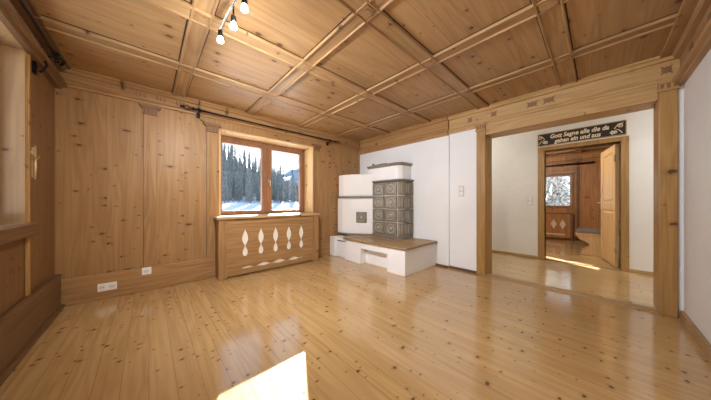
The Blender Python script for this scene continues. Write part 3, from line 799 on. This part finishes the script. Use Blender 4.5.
for i, (x, y) in enumerate(spots):
    if i < 3: o = protos[i]
    else:
        o = protos[i % 3].copy(); COL.objects.link(o)
    k = rnd.uniform(.42, .68)*(.62+.38*max(0, min(1, (math.degrees(math.atan2(y, x))-62)/12))); kx = .43*rnd.uniform(.85, 1.05)
    o.location = (x, y, ground(x, y)-.1); o.rotation_euler = (0,0,rnd.uniform(0, 6.28)); o.scale = (kx, kx, k*1.1)
    tag(o, 'frosted grey green spruce among others in the forest beyond the double window', 'tree', 'spruces on the slope beyond the window')
o = protos[1].copy(); COL.objects.link(o)
ax_ = R(76.2); o.location = (56*math.cos(ax_), 56*math.sin(ax_), ground(56*math.cos(ax_), 56*math.sin(ax_))-.1); o.scale = (.56,.56,.92); o.name = 'spruce'
del o['group']
tag(o, 'tallest spruce whose tip pokes above the forest in the left sash', 'tree')
# snowy trees outside the far window
fp = None
for i, (x, y, k, lab) in enumerate(((13.2,1.4,.7,'snow laden tree filling the small far window'),(17.5,4.6,.85,'snowy tree standing farther out behind the small far window'),(17.5,-.3,.8,'snowy tree outside the far window close to its dark right frame'))):
    if fp is None: o = fp = spruce_mesh(40, 8, 14, 2.0).build('snowy_tree', M['frosty'])
    else: o = fp.copy(); COL.objects.link(o)
    o.location = (x, y, -.75); o.scale = (k, k, k*.9); o.rotation_euler = (0,0,i*2.0)
    tag(o, lab, 'tree')

# ---------------------------------------------------------------- light
def light(name, kind, loc, energy, col=(1,1,1), rot=None, **kw):
    l = bpy.data.lights.new(name, kind); l.energy = energy; l.color = col
    for a, b in kw.items(): setattr(l, a, b)
    o = bpy.data.objects.new(name, l); COL.objects.link(o); o.location = loc
    if rot: o.rotation_euler = rot
    return o
az, el = R(62.4), R(20.5)
sd = -Vector((math.cos(az)*math.cos(el), math.sin(az)*math.cos(el), math.sin(el)))
o = light('sun', 'SUN', (10,20,9), 46, (1,.98,.95), angle=R(.3)); o.rotation_euler = sd.to_track_quat('-Z', 'Y').to_euler()
light('niche_window_daylight', 'AREA', (XC-1.5,3.3,1.9), 150, (.90,.95,1), (0,-R(82),-R(38)), shape='RECTANGLE', size=2.2, size_y=2.2)
BULBS = ((.366,1.785,2.125,(.55,.75,-.62)),(.396,1.575,2.115,(1,.25,-.6)),(.41,1.40,2.125,(.3,.9,-.5)),(.425,.80,2.115,(.8,-.35,-.6)))
for x, y, z, dr in BULBS:
    o = light('bulb_spot', 'SPOT', (x,y,z), 74, (1,.975,.94), shadow_soft_size=.035, spot_size=R(150), spot_blend=1.0)
    o.rotation_euler = Vector(dr).to_track_quat('-Z', 'Y').to_euler()
    light('bulb_light', 'POINT', (x,y,z), 4, (1,.96,.90), shadow_soft_size=.03)
light('hall_fill', 'POINT', (4.4,1.9,2.2), 14, (1,.96,.88), shadow_soft_size=.2)  # added fill light, no hall fixture behind it
light('hall_fill', 'POINT', (4.4,-1.2,2.2), 16, (.97,.98,1), shadow_soft_size=.2)  # second added hall fill, cooler, also without a fixture
light('far_room_fill', 'POINT', (5.68,1.25,2.22), 75, (1,.94,.84), shadow_soft_size=.12)  # added fill brightening the far room, unseen and without a fixture

wd = bpy.data.worlds.new('winter_sky'); S.world = wd; wd.use_nodes = True
nt = wd.node_tree; nt.nodes.clear()
ou = nt.nodes.new('ShaderNodeOutputWorld'); bg = nt.nodes.new('ShaderNodeBackground'); nt.links.new(bg.outputs[0], ou.inputs[0])
tc = nt.nodes.new('ShaderNodeTexCoord'); sp = nt.nodes.new('ShaderNodeSeparateXYZ'); nt.links.new(tc.outputs['Generated'], sp.inputs[0])
cr = nt.nodes.new('ShaderNodeValToRGB'); nt.links.new(sp.outputs[2], cr.inputs[0])
cr.color_ramp.elements[0].position = .0; cr.color_ramp.elements[0].color = (.95,.97,1,1)
cr.color_ramp.elements[1].position = .6; cr.color_ramp.elements[1].color = (.45,.65,.95,1)
e = cr.color_ramp.elements.new(.22); e.color = (.86,.92,1,1)
nt.links.new(cr.outputs[0], bg.inputs[0]); bg.inputs[1].default_value = 1.5

# ---------------------------------------------------------------- camera
cd = bpy.data.cameras.new('camera'); co = bpy.data.objects.new('camera', cd); COL.objects.link(co)
cd.sensor_width = 36; cd.lens = 223.87/711*36; cd.shift_y = 2.17/711; cd.clip_start = .03; cd.clip_end = 3000
co.location = (0,0,1.05); co.rotation_euler = (R(90), 0, R(47.30-90)); S.camera = co

S.view_settings.view_transform = 'Standard'; S.view_settings.look = 'None'; S.view_settings.gamma = 1; S.view_settings.exposure = 0.05
S.view_settings.use_curve_mapping = False
try:
    S.cycles.use_denoising = True; S.cycles.denoiser = 'OPENIMAGEDENOISE'
    S.cycles.max_bounces = 10; S.cycles.diffuse_bounces = 6; S.cycles.sample_clamp_indirect = 6; S.cycles.caustics_reflective = False
    S.cycles.transparent_max_bounces = 16
except Exception: pass
